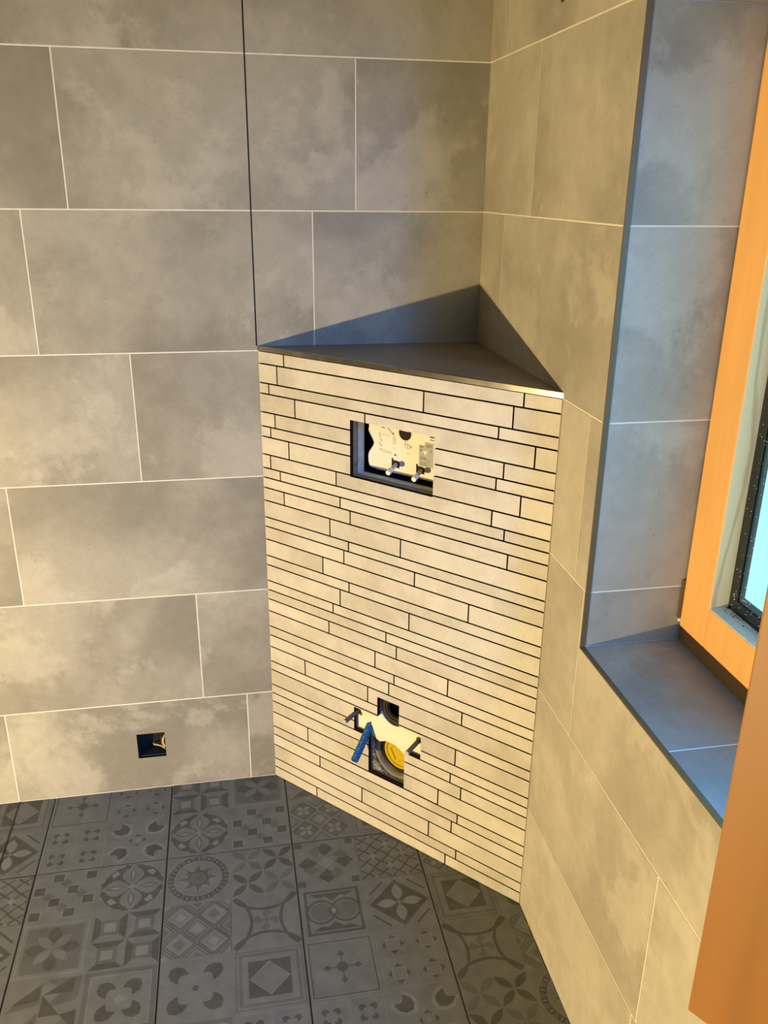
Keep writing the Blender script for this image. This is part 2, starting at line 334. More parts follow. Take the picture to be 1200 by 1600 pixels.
def motif(kind):
    S = []                        # (polygon, material)
    def add(p, m=1): S.append((p, m))
    def adds(ps, m=1):
        for p in ps: add(p, m)
    if kind == 'checker':
        for x, y in ((.12,.12),(.12,.62),(.37,.37),(.62,.12+.02),(.62,.62-.02),(.87,.37),(.87,.87),(.37,.87)):
            add(sq(x, y, .098), 3); add(sq(x, y, .080), 1)
        for x, y in ((.25,.50),(.5,.25),(.5,.75),(.75,.5)): add(dia(x, y, .09), 2)
    elif kind == 'rosette':
        add(regular(.5,.5,.5,8,PI/8), 3); add(regular(.5,.5,.475,24), 1)
        for k in range(4):
            add(rot(petal(.5,.52,.5,.98,.17), k), 0); add(rot(petal(.5,.60,.5,.90,.045), k), 1); add(rot(petal(.5,.63,.5,.87,.028), k), 3)
            add(rot([(.70,.80),(.80,.84),(.86,.76),(.80,.70)], k), 3)
            add(rot(regular(.60,.93,.05,8), k), 1); add(rot(regular(.40,.93,.05,8), k), 1)
        add(dia(.5,.5,.07), 3)
    elif kind == 'petals':
        adds(path(sq(.5,.5,.46), .02, True), 3); add(sq(.5,.5,.40), 2); 
        for k in range(4): 
            add(rot(petal(.5,.5,.74,.74,.07), k), 0)
            add(rot([(.5,.60),(.60,.72),(.585,.82),(.5,.89),(.415,.82),(.40,.72)], k), 1)
    elif kind == 'pyramids':
        for i in range(2):
            for j in range(2):
                x, y = .25+.5*i, .25+.5*j; h = (i+j) % 2
                for k in range(4):
                    m = 1 if k % 2 == h else 0
                    add(rot([(x-.24,y-.24),(x+.24,y-.24),(x+.14,y-.14),(x-.14,y-.14)], k, (x,y)), m)
                add(sq(x, y, .14), 2); add(sq(x, y, .085), 3)
    elif kind == 'cross':
        adds(path(sq(.5,.5,.455), .018, True), 1); adds(path(sq(.5,.5,.475), .012, True), 3)
        add(regular(.5,.5,.085,12), 1)
        for k in range(4): add(rot(line(.5,.58,.5,.70,.02), k), 1); add(rot(dia(.5,.72,.05,.06), k), 1)
    elif kind == 'stars4':
        for x in (.25,.75):
            for y in (.25,.75):
                add(dia(x, y, .17), 1); add(sq(x, y, .105), 3); add(sq(x, y, .088), 0)
                adds(path(sq(x,y,.235), .008, True), 3)
    elif kind == 'tulips4':
        for x in (.25,.75):
            for y in (.25,.75):
                adds(path(sq(x,y,.235), .012, True), 3)
                for k in range(4): add(rot(heart(x+.075,y+.075,PI+0.0,.058), k, (x,y)), 1)
    elif kind == 'leaves_halo':
        for k in range(4):
            add(rot(heart(.79,.79,0,.215), k), 3); add(rot(heart(.79,.79,0,.150), k), 1)
        add(dia(.5,.5,.15), 1); add(sq(.5,.5,.09), 0); add(dia(.5,.5,.05), 3)
    elif kind == 'leaves':
        for k in range(4): add(rot(heart(.74,.74,PI,.15), k), 1)
        add(regular(.5,.5,.045,10), 1)
    elif kind == 'framed_leaves':
        add(sq(.5,.5,.49), 2); add(sq(.5,.5,.42), 3); add(sq(.5,.5,.405), 0)
        for k in range(4): add(rot(heart(.67,.68,PI,.14), k), 1)
        add(dia(.5,.5,.08), 3)
    elif kind == 'pinwheel':
        for x, y in ((0.02,.5),(.5,.5),(.5,0.02),(.02,.02)):
            add([(x+.02,y+.02),(x+.46,y+.46),(x+.46,y+.10)], 2)
        add([(.52,.98),(.98,.98),(.98,.62)],2)
        for a in ([(.10,.62),(.46,.92),(.46,.66)], [(.50,.74),(.90,.99),(.90,.74)], [(.50,.40),(.50,.74),(.76,.40)], [(.76,.40),(.98,.44),(.98,.14)], [(.10,.12),(.44,.36),(.44,.12)]): add(a, 1)
    elif kind == 'wheel':
        add(regular(.5,.5,.495,40), 3)
        add(regular(.5,.5,.485,40), 2)
        for i in range(16):
            a = 2*PI*i/16
            add(rot([(.44,.885),(.56,.885),(.545,.975),(.455,.975)], a), 1); add(rot(line(.5,.90,.5,.96,.02), a), 3)
        add(regular(.5,.5,.375,36), 3); add(regular(.5,.5,.36,36), 0)
        add([(.5+(.26 if i%4<2 else .20)*math.cos(2*PI*i/32), .5+(.26 if i%4<2 else .20)*math.sin(2*PI*i/32)) for i in range(32)], 3)
        add([(.5+(.24 if i%4<2 else .18)*math.cos(2*PI*i/32), .5+(.24 if i%4<2 else .18)*math.sin(2*PI*i/32)) for i in range(32)], 2)
        for i in range(8): add(rot(line(.5,.64,.5,.77,.022), i*PI/4), 1)
        add(regular(.5,.5,.155,20), 1); add(regular(.5,.5,.135,20), 2); add(regular(.5,.5,.02,8), 1)
    elif kind == 'circles':
        def four(x, y, m):
            for k in range(4): add(rot(petal(x+.01,y+.01,x+.24,y+.24,.062), k, (x,y)), m)
        for x, y, m in ((.25,.25,1),(.75,.75,1),(.25,.75,2),(.75,.25,2)): four(x, y, m)
    elif kind == 'diamonds':
        for i in range(5):
            for j in range(5):
                if (i+j) % 2: continue
                x, y = i*.25, j*.25
                adds_ = clip_list = [(dia(x,y,.235), 1), (dia(x,y,.215), 0), (dia(x,y,.175), 1 if (i*j)%2==0 else 3), (dia(x,y,.155), 0), (dia(x,y,.09), 2 if (i+j)%4 else 3)]
                S.extend(adds_)
    elif kind == 'star_arc':
        r = .62; c = .5
        adds_ = []
        for k in range(4):
            off = math.asin(.49/r); cy = .5+.46+math.sqrt(r*r-.49*.49)
            pts = arc(.5, cy, r, -PI/2-off, -PI/2+off)
            adds(path(pts if k == 0 else rot(pts, k), .048), 1)
        for k in range(4): add(rot([(.5,.5),(.545,.60),(.60,.64),(.5,.70),(.44,.62)], k), 2)
        add(regular(.5,.5,.02,8), 1)
    elif kind == 'square_diamond':
        adds(path(sq(.5,.5,.47), .02, True), 2); add(sq(.5,.5,.43), 2); add(sq(.5,.5,.385), 0); add(sq(.5,.5,.30), 1); add(dia(.5,.5,.285), 3); add(dia(.5,.5,.27), 0)
    elif kind == 'harlequin':
        for k in range(4): add(rot(dia(.5,.80,.155), k), 1)
        add(dia(.5,.5,.135), 3); 
        for k in range(4): add(rot(sq(.07,.07,.06), k), 1)
        for k in range(4): add(rot([(.62,.64),(.76,.76),(.90,.62),(.78,.56)], k), 2)
    elif kind == 'lattice':
        for i in range(-4, 5):
            a = i*.25
            w = .028
            def wav(x0, y0, x1, y1, ph):
                n = 16; L = math.hypot(x1-x0, y1-y0); nx, ny = -(y1-y0)/L, (x1-x0)/L
                return [(x0+(x1-x0)*t/n+nx*.010*math.sin(ph+t/n*8*PI), y0+(y1-y0)*t/n+ny*.010*math.sin(ph+t/n*8*PI)) for t in range(n+1)]
            adds(path(wav(a, 0, a+1, 1, 0), w), 1); adds(path(wav(a, 1, a+1, 0, PI), w), 1)
        for i in range(5):
            for j in range(5):
                if (i+j) % 2 == 1: add(dia(i*.25-.0, j*.25, .072), 3)
        adds(path(sq(.5,.5,.49), .02, True), 2)
    elif kind == 'diamond_flower':
        add(dia(.5,.5,.46), 1)
        for k in range(4):
            add(rot(petal(.5,.54,.5,.86,.085), k), 3); add(rot(line(.06,.30,.30,.06,.035), k), 1)
        add(regular(.5,.5,.04,8), 0)
    elif kind == 'quatrefoil':
        add(sq(.5,.5,.43), 1); add(sq(.5,.5,.385), 0)
        add([(.14,.86),(.86,.86),(.72,.78),(.62,.80),(.5,.70),(.40,.80),(.28,.78)], 1)
        add([(.14,.14),(.86,.14),(.72,.22),(.62,.20),(.5,.30),(.40,.20),(.28,.22)], 1)
        add(regular(.31,.5,.235,24), 1); add(regular(.69,.5,.235,24), 1)
        add(regular(.31,.5,.19,24), 3); add(regular(.69,.5,.19,24), 3); add(regular(.31,.5,.178,24), 2); add(regular(.69,.5,.178,24), 2)
        add(dia(.5,.5,.09,.13), 1); add(dia(.5,.5,.045,.08), 3)
    elif kind == 'x_flowers':
        for x, y in ((.5,.5),(0,.5),(1,.5),(.5,0),(.5,1)): pass
        for x in (.25,.75):
            for y in (.25,.75):
                add(dia(x,y,.235), 1); add(dia(x,y,.205), 2)
                for k in range(4): add(rot(petal(x+.01,y+.01,x+.11,y+.11,.04), k, (x,y)), 3)
        add(dia(.5,.5,.17), 1); add(dia(.5,.5,.15), 0); add(dia(.5,.5,.09), 3)
        for p in ((0,.5),(1,.5),(.5,0),(.5,1)): add(dia(*p,.17), 1); add(dia(*p,.15), 0)
    return S
CELL = 0.151
layout = {  # tile column start -> rows of (left, right) from the back wall towards the camera
    -1.402: {-1:('leaves','square_diamond'),0:('circles','diamond_flower'),1:('tulips4','lattice'),2:('checker','diamond_flower'),3:('cross','stars4'),4:('tulips4','leaves_halo')},
    -1.100: {-1:('cross','stars4'),0:('tulips4','leaves_halo'),1:('checker','rosette'),2:('petals','pyramids'),3:('pinwheel','framed_leaves'),4:('wheel','circles')},
    -0.798: {-1:('pyramids','petals'),0:('rosette','checker'),1:('wheel','circles'),2:('diamonds','star_arc'),3:('leaves','square_diamond'),4:('framed_leaves','tulips4')},
    -0.496: {-1:('pinwheel','cross'),0:('x_flowers','square_diamond'),1:('harlequin','lattice'),2:('quatrefoil','diamond_flower'),3:('cross','stars4'),4:('tulips4','leaves_halo')},
    -0.194: {-1:('cross','stars4'),0:('cross','stars4'),1:('x_flowers','leaves'),2:('square_diamond','leaves'),3:('star_arc','diamonds'),4:('circles','wheel')},
}
for cx in list(layout):         # the same tiles go on towards the door
    for k in range(1, 5): layout[cx][k+4] = layout[cx][k][::-1]
layout[-1.704] = dict(layout[-0.798]); layout[-2.006] = dict(layout[-0.496])
bm, lay = newbm()
XF = lambda a, b, h: Vector((a, b, -T+h))
fl = []
cols = [-2.75, -2.61, -2.308, -2.006, -1.704, -1.402, -1.1905, -1.100, -0.798, -0.496, -0.194, 0.0]
ys = [ROOM_Y, -2.681, -2.079, -1.477, -0.875, -0.2745, 0.0]
for a, b in zip(cols, cols[1:]):
    for c, d in zip(ys, ys[1:]): fl.append((a, b, c, d))
for (a, b, c, d) in fl:
    g = 0.0036
    prism_poly(bm, [(a+g/2,c+g/2),(b-g/2,c+g/2),(b-g/2,d-g/2),(a+g/2,d-g/2)], XF, 0, T, 0)
def lay_motif(kind, ax, by, order0=0, rotk=0):
    items = []
    for n_, (pts, m) in enumerate(motif(kind)):
        if pts[0] == 'strip': items += [(n_, p, m) for p in pts[1]]
        else: items.append((n_, pts, m))
    for n_, pts, m in items:
        q = clipped(pts)
        if not q: continue
        w = [(ax+.002+p[0]*(CELL-.004), by+.002+p[1]*(CELL-.004)) for p in q]
        area = sum(w[i][0]*w[(i+1)%len(w)][1]-w[(i+1)%len(w)][0]*w[i][1] for i in range(len(w)))
        if abs(area) < 1e-7: continue
        if area < 0: w = w[::-1]
        # keep inside the room
        if max(x for x, _ in w) > -0.0005 or max(y for _, y in w) > -0.0005:
            w = [(min(x, -0.0005), min(y, -0.0005)) for x, y in w]
        w2 = [w[i] for i in range(len(w)) if math.dist(w[i], w[i-1]) > 1e-5]
        if len(w2) < 3: continue
        z = 0.00004 + 0.000009*n_
        try: f = bm.faces.new([bm.verts.new((x, y, z)) for x, y in w2]); f.material_index = m
        except ValueError: pass
allk = ['checker','rosette','petals','pyramids','cross','stars4','tulips4','leaves_halo','leaves','framed_leaves','pinwheel','wheel','circles','diamonds','star_arc','square_diamond','harlequin','lattice','diamond_flower','quatrefoil']
for cx, rows in layout.items():
    for r, pr in rows.items():
        by = -0.275 - CELL*(r) + (0.0015 if r < 1 else 0)
        by = -0.2760 - (r-1)*0.15 - 0.15 if r >= 1 else -0.2745 + 0.002 + (-r)*0.1505
        for i, k in enumerate(pr):
            ax = cx + i*CELL
            if ax > -0.01: continue
            lay_motif(k, ax, by)
slab_rects(bm, [(-1.1925, -1.1888, ROOM_Y, 0)], XF, T, T+.0009, 5)      # silicone joint of the shower edge
slab_rects(bm, [(ROOM_X-.05, 0.05, ROOM_Y-.05, 0.05)], XF, -0.05, T-0.0025, 5)
tag(obj('floor', bm, FL), 'dark grey patterned floor tiles with black joints', kind='structure')

# ------------------------------------------------------------------ tiled corner box
A = Vector((-0.520, 0, 0)); B = Vector((0, -0.554, 0)); tt = (B-A).normalized(); nn = Vector((tt.y, -tt.x, 0)); FLEN = (B-A).length
W = lambda u, z, s: A + tt*u + nn*s + Vector((0,0,z))
zm = [1.1755, 1.1468, 1.1024, 1.0774, 1.0333, 0.9992, 0.9740, 0.9305, 0.8965, 0.8719, 0.8457, 0.8125, 0.7689, 0.7443, 0.71, 0.6663, 0.6406, 0.597, 0.5714, 0.5452,
      0.5113, 0.4674, 0.4414, 0.4073, 0.3641, 0.3382, 0.2937, 0.2676, 0.2416, 0.2074, 0.1627, 0.1361, 0.1029, 0.0587, 0.0312, 0.0]
sj = {0:(.08,.682),1:(.058,.459,.662),2:(.031,.633),3:(.11,.31,.713),4:(.047,.649),5:(.032,.634),6:(.088,.69),7:(.028,.229,.629),8:(.058,.659),9:(.24,),10:(.068,.269,.67),
      11:(.209,.409),12:(.264,),13:(.25,.448),14:(.186,.587),15:(.265,),16:(.238,.436),17:(.216,),18:(.373,),19:(.202,.403),20:(.342,.544),21:(.398,),22:(.383,.584),23:(.121,.321),
      24:(),25:(.572,),26:(),27:(.561,),28:(.591,),29:(.125,.53),30:(.585,),31:(.165,.57),32:(.304,.507),33:(.586,),34:(.152,.557)}
HOLES = [(0.2695,0.4880,0.927,1.0562), (0.3500,0.4140,0.3395,0.3900), (0.2790,0.4775,0.2690,0.3340), (0.3245,0.4320,0.1650,0.2691), (0.3500,0.4140,0.3339,0.3400)]
# the corner of the piping hole is rounded by the cutter, the rest is sawn straight
box_root = thing('tiled_corner_box', 'triangular boxed-in corner faced with pale strip tiles, shelf with shade in its colour on top', 'boxing', (-0.18, -0.19, 0))
bm, lay = newbm()
for i in range(len(zm)-1):
    xs = [0.0]+list(sj[i])+[FLEN]
    tile_patch(bm, lay, [(a, b, zm[i+1], zm[i]) for a, b in zip(xs, xs[1:])], lambda a, b, h: W(a, b, h-0.008), 0.008, holes=HOLES, gap=0.0034, side=1)
rr = [(0, FLEN, 0, 1.1755)]
for h in HOLES: rr = rect_minus(rr, h)
slab_rects(bm, rr, lambda a, b, h: W(a, b, h), -0.011, -0.0062, 1)
reparent(box_root, obj('strip_tile_face', bm, [M_STRIP, M_GROUTD]))
# the boards behind the tiles show their sawn edges in the openings
bm = bmesh.new()
rb = [(0.0, FLEN, 0.0, 1.17)]
rb = rect_minus(rb, HOLES[0])
for h in HOLES[1:]: rb = rect_minus(rb, h)
slab_rects(bm, rb, lambda a, b, h: W(a, b, h), -0.026, -0.0115, 0)
reparent(box_root, obj('backing_board', bm, M_BOARD2))
bm = bmesh.new()
h0 = HOLES[0]
for (m_, d0, d1, e) in ((0,-0.0385,-0.0265,0.0015),):
    slab_rects(bm, rect_minus([(h0[0]-0.05, h0[1]+0.05, h0[2]-0.05, h0[3]+0.04)], (h0[0]+e, h0[1]-e, h0[2]+e, h0[3]-e)), lambda a, b, h: W(a, b, h), d0, d1, 0)
slab_rects(bm, rect_minus([(h0[0]-0.05, h0[1]+0.05, h0[2]-0.05, h0[3]+0.04)], (h0[0]-0.001, h0[1]-0.001, h0[2]-0.001, h0[3]+0.001)), lambda a, b, h: W(a, b, h), -0.052, -0.0388, 0)
b2 = reparent(box_root, obj('opening_frame', bm, M_BOARD)); b2['label'] = 'grey sawn board edges lining the upper opening'
# shelf: three-cornered slab and steel edge profile
bm, lay = newbm()
tri = [(-0.520+0.010, -0.001), (-0.001, -0.001), (-0.001, -0.554+0.010)]
for f in prism_poly(bm, [(-0.5075,-0.001), (-0.001,-0.5405), (-0.001,-0.001)], lambda a, b, h: Vector((a, b, h)), 1.1765, 1.1850):
    for l in f.loops: l[lay] = (.3,.7,.1,1)
sh = reparent(box_root, obj('shelf_slab', bm, M_TILE_SHADED)); sh['label'] = 'grey triangular shelf tile, shade put into its colour'
bm = bmesh.new()
prism_poly(bm, [(0.0,-0.0095),(0.0,0.0006),(FLEN,0.0006),(FLEN,-0.0095)], lambda a, b, h: W(a, h, b), 1.1755, 1.1860)
e = reparent(box_root, obj('edge_profile', bm, M_STEEL)); e['label'] = 'scuffed steel edge profile'

# ------------------------------------------------------------------ inside the upper opening: cistern access
SP = -0.060
cis = thing('cistern_access_plate', 'white plastic plate with printed marks and grey label, inside the upper opening', 'cistern', W(0.37, 0.93, SP))
bm = bmesh.new(); 
prism_poly(bm, [(0.24,0.90),(0.52,0.90),(0.52,1.09),(0.24,1.09)], lambda a, b, h: W(a, b, h), SP-0.030, SP-0.024)
prism_poly(bm, [(0.262,0.905),(0.50,0.905),(0.50,0.926),(0.262,0.926)], lambda a, b, h: W(a, b, h), SP-0.024, SP+0.004)
r_ = obj('housing', bm, M_NAVY); reparent(cis, r_)['label'] = 'dark blue plastic housing'
outline = [(.2757,1.085),(.2757,1.027),(.2775,1.020),(.2885,1.004),(.2920,.997),(.2900,.989),(.2790,.973),(.2760,.965),(.2765,.950),(.2800,.941),(.287,.9385),(.296,.9378),(.304,.9370),(.500,.9385),(.500,1.085)]
bm = bmesh.new()
ocut = outline
fs = prism_poly(bm, ocut, lambda a, b, h: W(a, b, h), SP-0.004, SP)
reparent(cis, obj('plate', bm, M_WHITE))
bm = bmesh.new()
for a, b in zip(outline[1:], outline[2:-1]):
    lathe(bm, W(a[0], a[1], SP), W(b[0],b[1],SP)-W(a[0],a[1],SP), [(0,.0016),((W(b[0],b[1],SP)-W(a[0],a[1],SP)).length,.0016)], 8)
reparent(cis, obj('plate_rim', bm, M_WHITE, smooth=True))
bm = bmesh.new(); PW = lambda a, b, h: W(a, b, SP+h)
lathe(bm, W(.3745,1.032,SP), nn, [(-.001,.0185),(.0012,.0185),(.0012,.0165)], 36, 0, False, False)
reparent(cis, obj('hole_collar', bm, M_WHITE, smooth=True))
bm = bmesh.new(); lathe(bm, W(.3745,1.032,SP+.0003), nn, [(0,.0166),(.0002,.0166)], 36)
reparent(cis, obj('round_hole', bm, M_HOLE))
bm = bmesh.new(); prism_poly(bm, [(.366,1.037),(.384,1.036),(.384,1.0415),(.366,1.0425)], PW, .0008, .003)
reparent(cis, obj('valve_nut', bm, M_COPPER))
for (a0, a1, c0, c1) in ((.3395,.3605,.9495,.9655), (.4050,.4265,.9487,.9645)):
    bm = bmesh.new(); prism_poly(bm, [(a0,c0),(a1,c0-.0004),(a1,c1-.003),(a1-.005,c1),(a0+.004,c1),(a0+.004,c1+.004),(a0,c1+.004)], PW, .0002, .0006)
    reparent(cis, obj('square_hole', bm, M_HOLE))
bm = bmesh.new(); prism_poly(bm, [(.4115,.966),(.4480,.966),(.4480,1.021),(.4260,1.021),(.4260,1.013),(.4115,1.013)], PW, .0002, .0005)
lb = reparent(cis, obj('sticker', bm, M_LABEL))
bm = bmesh.new()
def mark(a, b, w, h): prism_poly(bm, [(a,b),(a+w,b),(a+w,b+h),(a,b+h)], PW, .0006, .0009)
prism_poly(bm, [(.4215,1.0015),(.4330,1.0015),(.4275,.9905)], PW, .0006, .0009)
reparent(cis, obj('warning_triangle', bm, M_WHITE))
bm = bmesh.new()
for (a,b,w,h) in ((.413,1.008,.009,.0022),(.429,1.0145,.015,.0015),(.429,1.011,.015,.0012),(.4145,.9855,.016,.0012),(.4145,.982,.020,.0012),(.434,.978,.006,.0012),(.4415,1.000,.0016,.006),
                  (.4145,.974,.018,.0010),(.4145,.970,.022,.0010),(.414,1.0005,.005,.003)): mark(a,b,w,h)
reparent(cis, obj('sticker_lines', bm, M_INK))
bm = bmesh.new()
mark(.2865,1.0465,.018,.0022); mark(.2865,1.0415,.018,.0022); mark(.3015,1.0437,.003,.003); mark(.2865,1.0437,.0025,.003)       # bracket-shaped pictogram
reparent(cis, obj('printed_bracket', bm, M_INK)); bm = bmesh.new()
mark(.4385,1.0325,.014,.0050); mark(.4385,1.0270,.014,.0016)
reparent(cis, obj('printed_block', bm, M_INK)); bm = bmesh.new()
mark(.3160,1.035,.0014,.009); mark(.3130,1.0335,.007,.0014); mark(.3100,1.045,.0008,-.012)
for i in range(4): mark(.3245+.0035*i,1.0415-.0007*i,.0022,.0016)
prism_poly(bm, regular(.3430,1.0395,.0036,12), PW, .0006, .0009)
for i in range(4): mark(.3285+.004*i,1.0325-.0030*i,.0026,.0026)
mark(.3400,1.024,.005,.0026); mark(.3465,.9755,.0045,.0042); mark(.3525,.979,.0012,.0012); mark(.3555,.973,.0012,.0012)
mark(.4145,1.0390,.010,.0007)
reparent(cis, obj('printed_symbols', bm, M_INK))
bm = bmesh.new()
for i, (a, b) in enumerate(((.303,1.019),(.303,1.013),(.3065,1.0055),(.3025,.998),(.3065,.993),(.3055,.9835))): mark(a, b, .006, .0012); mark(a+.004, b-.003, .0012, .004)
for (a,b,w,h) in ((.3115,1.0185,.022,.0006),(.3125,.9835,.012,.0007),(.327,.982,.011,.0007),(.3125,.979,.026,.0006),(.344,1.007,.0008,.016),(.3485,1.006,.0008,.012),(.340,1.003,.011,.0007),(.3445,.993,.006,.0007),
                  (.3745,1.000,.0008,.014),(.381,.997,.0008,.013),(.371,1.0065,.016,.0008),(.376,.999,.013,.0008),(.3745,1.0125,.009,.0008),(.386,1.0015,.006,.0040),(.380,.987,.006,.0006)): mark(a,b,w,h)
reparent(cis, obj('faint_printing', bm, M_INKL))
for i, ((a, b), (c_, d_), lab) in enumerate((((.352,.957),(.3625,.9505),'white plastic push rod sticking out of the access plate, left one'), ((.4185,.9565),(.4300,.9497),'white plastic push rod sticking out of the access plate, right one beside the sticker'))):
    P0 = W(a, b, SP+.0008); P1 = W(c_, d_, -0.014); dd = P1-P0; L = dd.length
    rod = thing('push_rod', lab, 'rod', P0, 'push rods of the cistern')
    bm = bmesh.new(); lathe(bm, P0, dd, [(0,.0042),(L-.012,.0042)], 20); reparent(rod, obj('shaft', bm, M_LABEL, smooth=True))
    bm = bmesh.new(); lathe(bm, P0, dd, [(L-.018,.0045),(L-.017,.0060),(L-.0015,.0060),(L,.0048)], 24); reparent(rod, obj('cap', bm, M_WHITE, smooth=True))

# ------------------------------------------------------------------ inside the lower opening: pan connections
SB = -0.0165
mp_ = thing('mounting_plate', 'cream mounting plate behind the lower cut-out, carrying two steel rods', 'plate', W(0.38, 0.27, SB))
DC, DR = (0.392, 0.2265), 0.0645      # drain centre
FC, FR = (0.388, 0.357), 0.040        # flush pipe centre
pts = [(.262,.262),(.262,.352),(.336,.352)]
a0 = math.atan2(.352-FC[1]-0.0, -.04)
pts += [(FC[0]+(FR+.0015)*math.cos(a), FC[1]+(FR+.0015)*math.sin(a)) for a in [PI+0.12+ (PI-0.24)*i/18 for i in range(19)]]
pts += [(.50,.352),(.50,.262)]
pts += [(.445,.235),(.431,.2400),(.4195,.2470),(.405,.2560),(.388,.2626),(.366,.2618),(.347,.2535),(.336,.2555),(.3275,.2600)]
bm = bmesh.new(); prism_poly(bm, pts, lambda a, b, h: W(a, b, h), SB-0.004, SB)
reparent(mp_, obj('plate', bm, M_CREAM))
bm = bmesh.new(); prism_poly(bm, [(.3160,.2955),(.3185,.3000),(.3205,.2950),(.3180,.2800),(.3120,.2780),(.3085,.2850),(.3100,.2920)], lambda a, b, h: W(a, b, SB+h), .0002, .0008)
reparent(mp_, obj('conduit_hole', bm, M_HOLE))
bm = bmesh.new(); NG = 46; gv = {}
for i in range(NG+1):           # a rough bed with a round hole for the pipe
    for j in range(NG+1):
        u_, z_ = .312+.138*i/NG, .150+.101*j/NG
        d_ = math.hypot(u_-DC[0], z_-DC[1])
        if d_ < DR+.0004: continue
        gv[i, j] = bm.verts.new(W(u_, z_, -.0175+random.uniform(-.004, .0045)))
for i in range(NG):
    for j in range(NG):
        q = [gv.get(k) for k in ((i,j),(i+1,j),(i+1,j+1),(i,j+1))]
        if all(q): bm.faces.new(q)
ex = bmesh.ops.extrude_face_region(bm, geom=bm.faces[:])
for v in [g for g in ex['geom'] if isinstance(g, bmesh.types.BMVert)]: v.co -= nn*.025
bmesh.ops.recalc_face_normals(bm, faces=bm.faces[:])
mo = obj('mortar_bed', bm, M_MORTAR); tag(mo, 'crumbly pale mortar around the drain pipe behind the tiles', 'mortar', kind='stuff')
# drain
dr = thing('drain_connector', 'grey round drain socket with yellow cap set in the lower cut-out', 'drain pipe', W(DC[0], DC[1]-DR, -0.05))
DP = W(DC[0], DC[1], 0)
bm = bmesh.new(); lathe(bm, DP, nn, [(-.074,DR),(-.023,DR),(-.0215,DR-.002),(-.0208,DR-.010),(-.030,.0500),(-.045,.0500)], 48, 0, False, False); reparent(dr, obj('socket', bm, M_GREYP, smooth=True))
bm = bmesh.new(); lathe(bm, DP, nn, [(-.046,.0500),(-.0285,.0500),(-.0265,.0470),(-.0285,.0440),(-.046,.0435)], 48, 0, False, False); reparent(dr, obj('rubber_seal', bm, M_RUBBER, smooth=True))
bm = bmesh.new(); lathe(bm, DP, nn, [(-.046,.0445),(-.036,.0445),(-.0335,.0425),(-.0335,.0380),(-.0380,.0355),(-.0385,.0015)], 48, 0, True, True)
cp = reparent(dr, obj('yellow_cap', bm, M_YELLOW, smooth=True)); cp['label'] = 'yellow plastic cap'
bm = bmesh.new()
for a in (0.5, 0.5+PI/2):
    for sgn in (-1, 1):
        pa = [(DC[0]+math.cos(a)*(-.002+sgn*.020)+math.sin(a)*k1, DC[1]+math.sin(a)*(-.002+sgn*.020)-math.cos(a)*k1) for k1 in (-.016,.016)]
        prism_poly(bm, line(*pa[0], *pa[1], .0022), lambda x, y, h: W(x, y, h), -.0385, -.0350)
rg = obj('grip_ribs', bm, M_YELLOW); rg.parent = cp
# flush pipe
fp = thing('flush_pipe', 'dark plastic flush pipe mouth above the mounting plate', 'pipe', W(FC[0], FC[1]-FR, -0.05))
FP = W(FC[0], FC[1], 0)
bm = bmesh.new(); lathe(bm, FP, nn, [(-.080,FR),(-.0215,FR),(-.0200,FR-.001),(-.0200,.0300),(-.0235,.0290),(-.0235,.0255),(-.030,.0245)], 44, 0, False, False); reparent(fp, obj('collar', bm, M_DGREY, smooth=True))
bm = bmesh.new(); lathe(bm, FP, nn, [(-.075,.0245),(-.0270,.0245),(-.0255,.0235),(-.0255,.0215),(-.075,.0205)], 44, 0, False, False); lathe(bm, FP, nn, [(-.0755,.0210),(-.075,.0210)], 32); reparent(fp, obj('inner_sleeve', bm, M_RUBBER, smooth=True))
# threaded rods
def rod_thing(u, z, tip, label):
    P0 = W(u, z, SB-.002); P1 = W(*tip); dd = P1-P0; L = dd.length
    r = thing('threaded_rod', label, 'threaded rod', P0, 'fixing rods for the toilet pan')
    prof = []; k = 0.0; rr_ = .0056
    while k < L-.003:
        prof += [(k, rr_), (k+.0009, rr_-.0007)]; k += .0018
    prof += [(L-.002, rr_)]
    bm = bmesh.new(); lathe(bm, P0, dd, prof, 20); reparent(r, obj('thread', bm, M_ROD, smooth=True))
    bm = bmesh.new(); lathe(bm, P0, dd, [(L-.002,.0050),(L,.0044)], 20); t_ = reparent(r, obj('cut_end', bm, M_ZTIP)); t_['label'] = 'bright cut end'
    bm = bmesh.new(); lathe(bm, P0, dd, [(.001,.0085),(.0035,.0085)], 24); reparent(r, obj('washer', bm, M_ROD))
rod_thing(.2800, .3150, (.2805, .3113, .040), 'threaded steel rod left of the blue conduit, sticking out of the cream plate')
rod_thing(.4625, .3072, (.4640, .3010, .038), 'threaded steel rod at the right end of the cream plate')
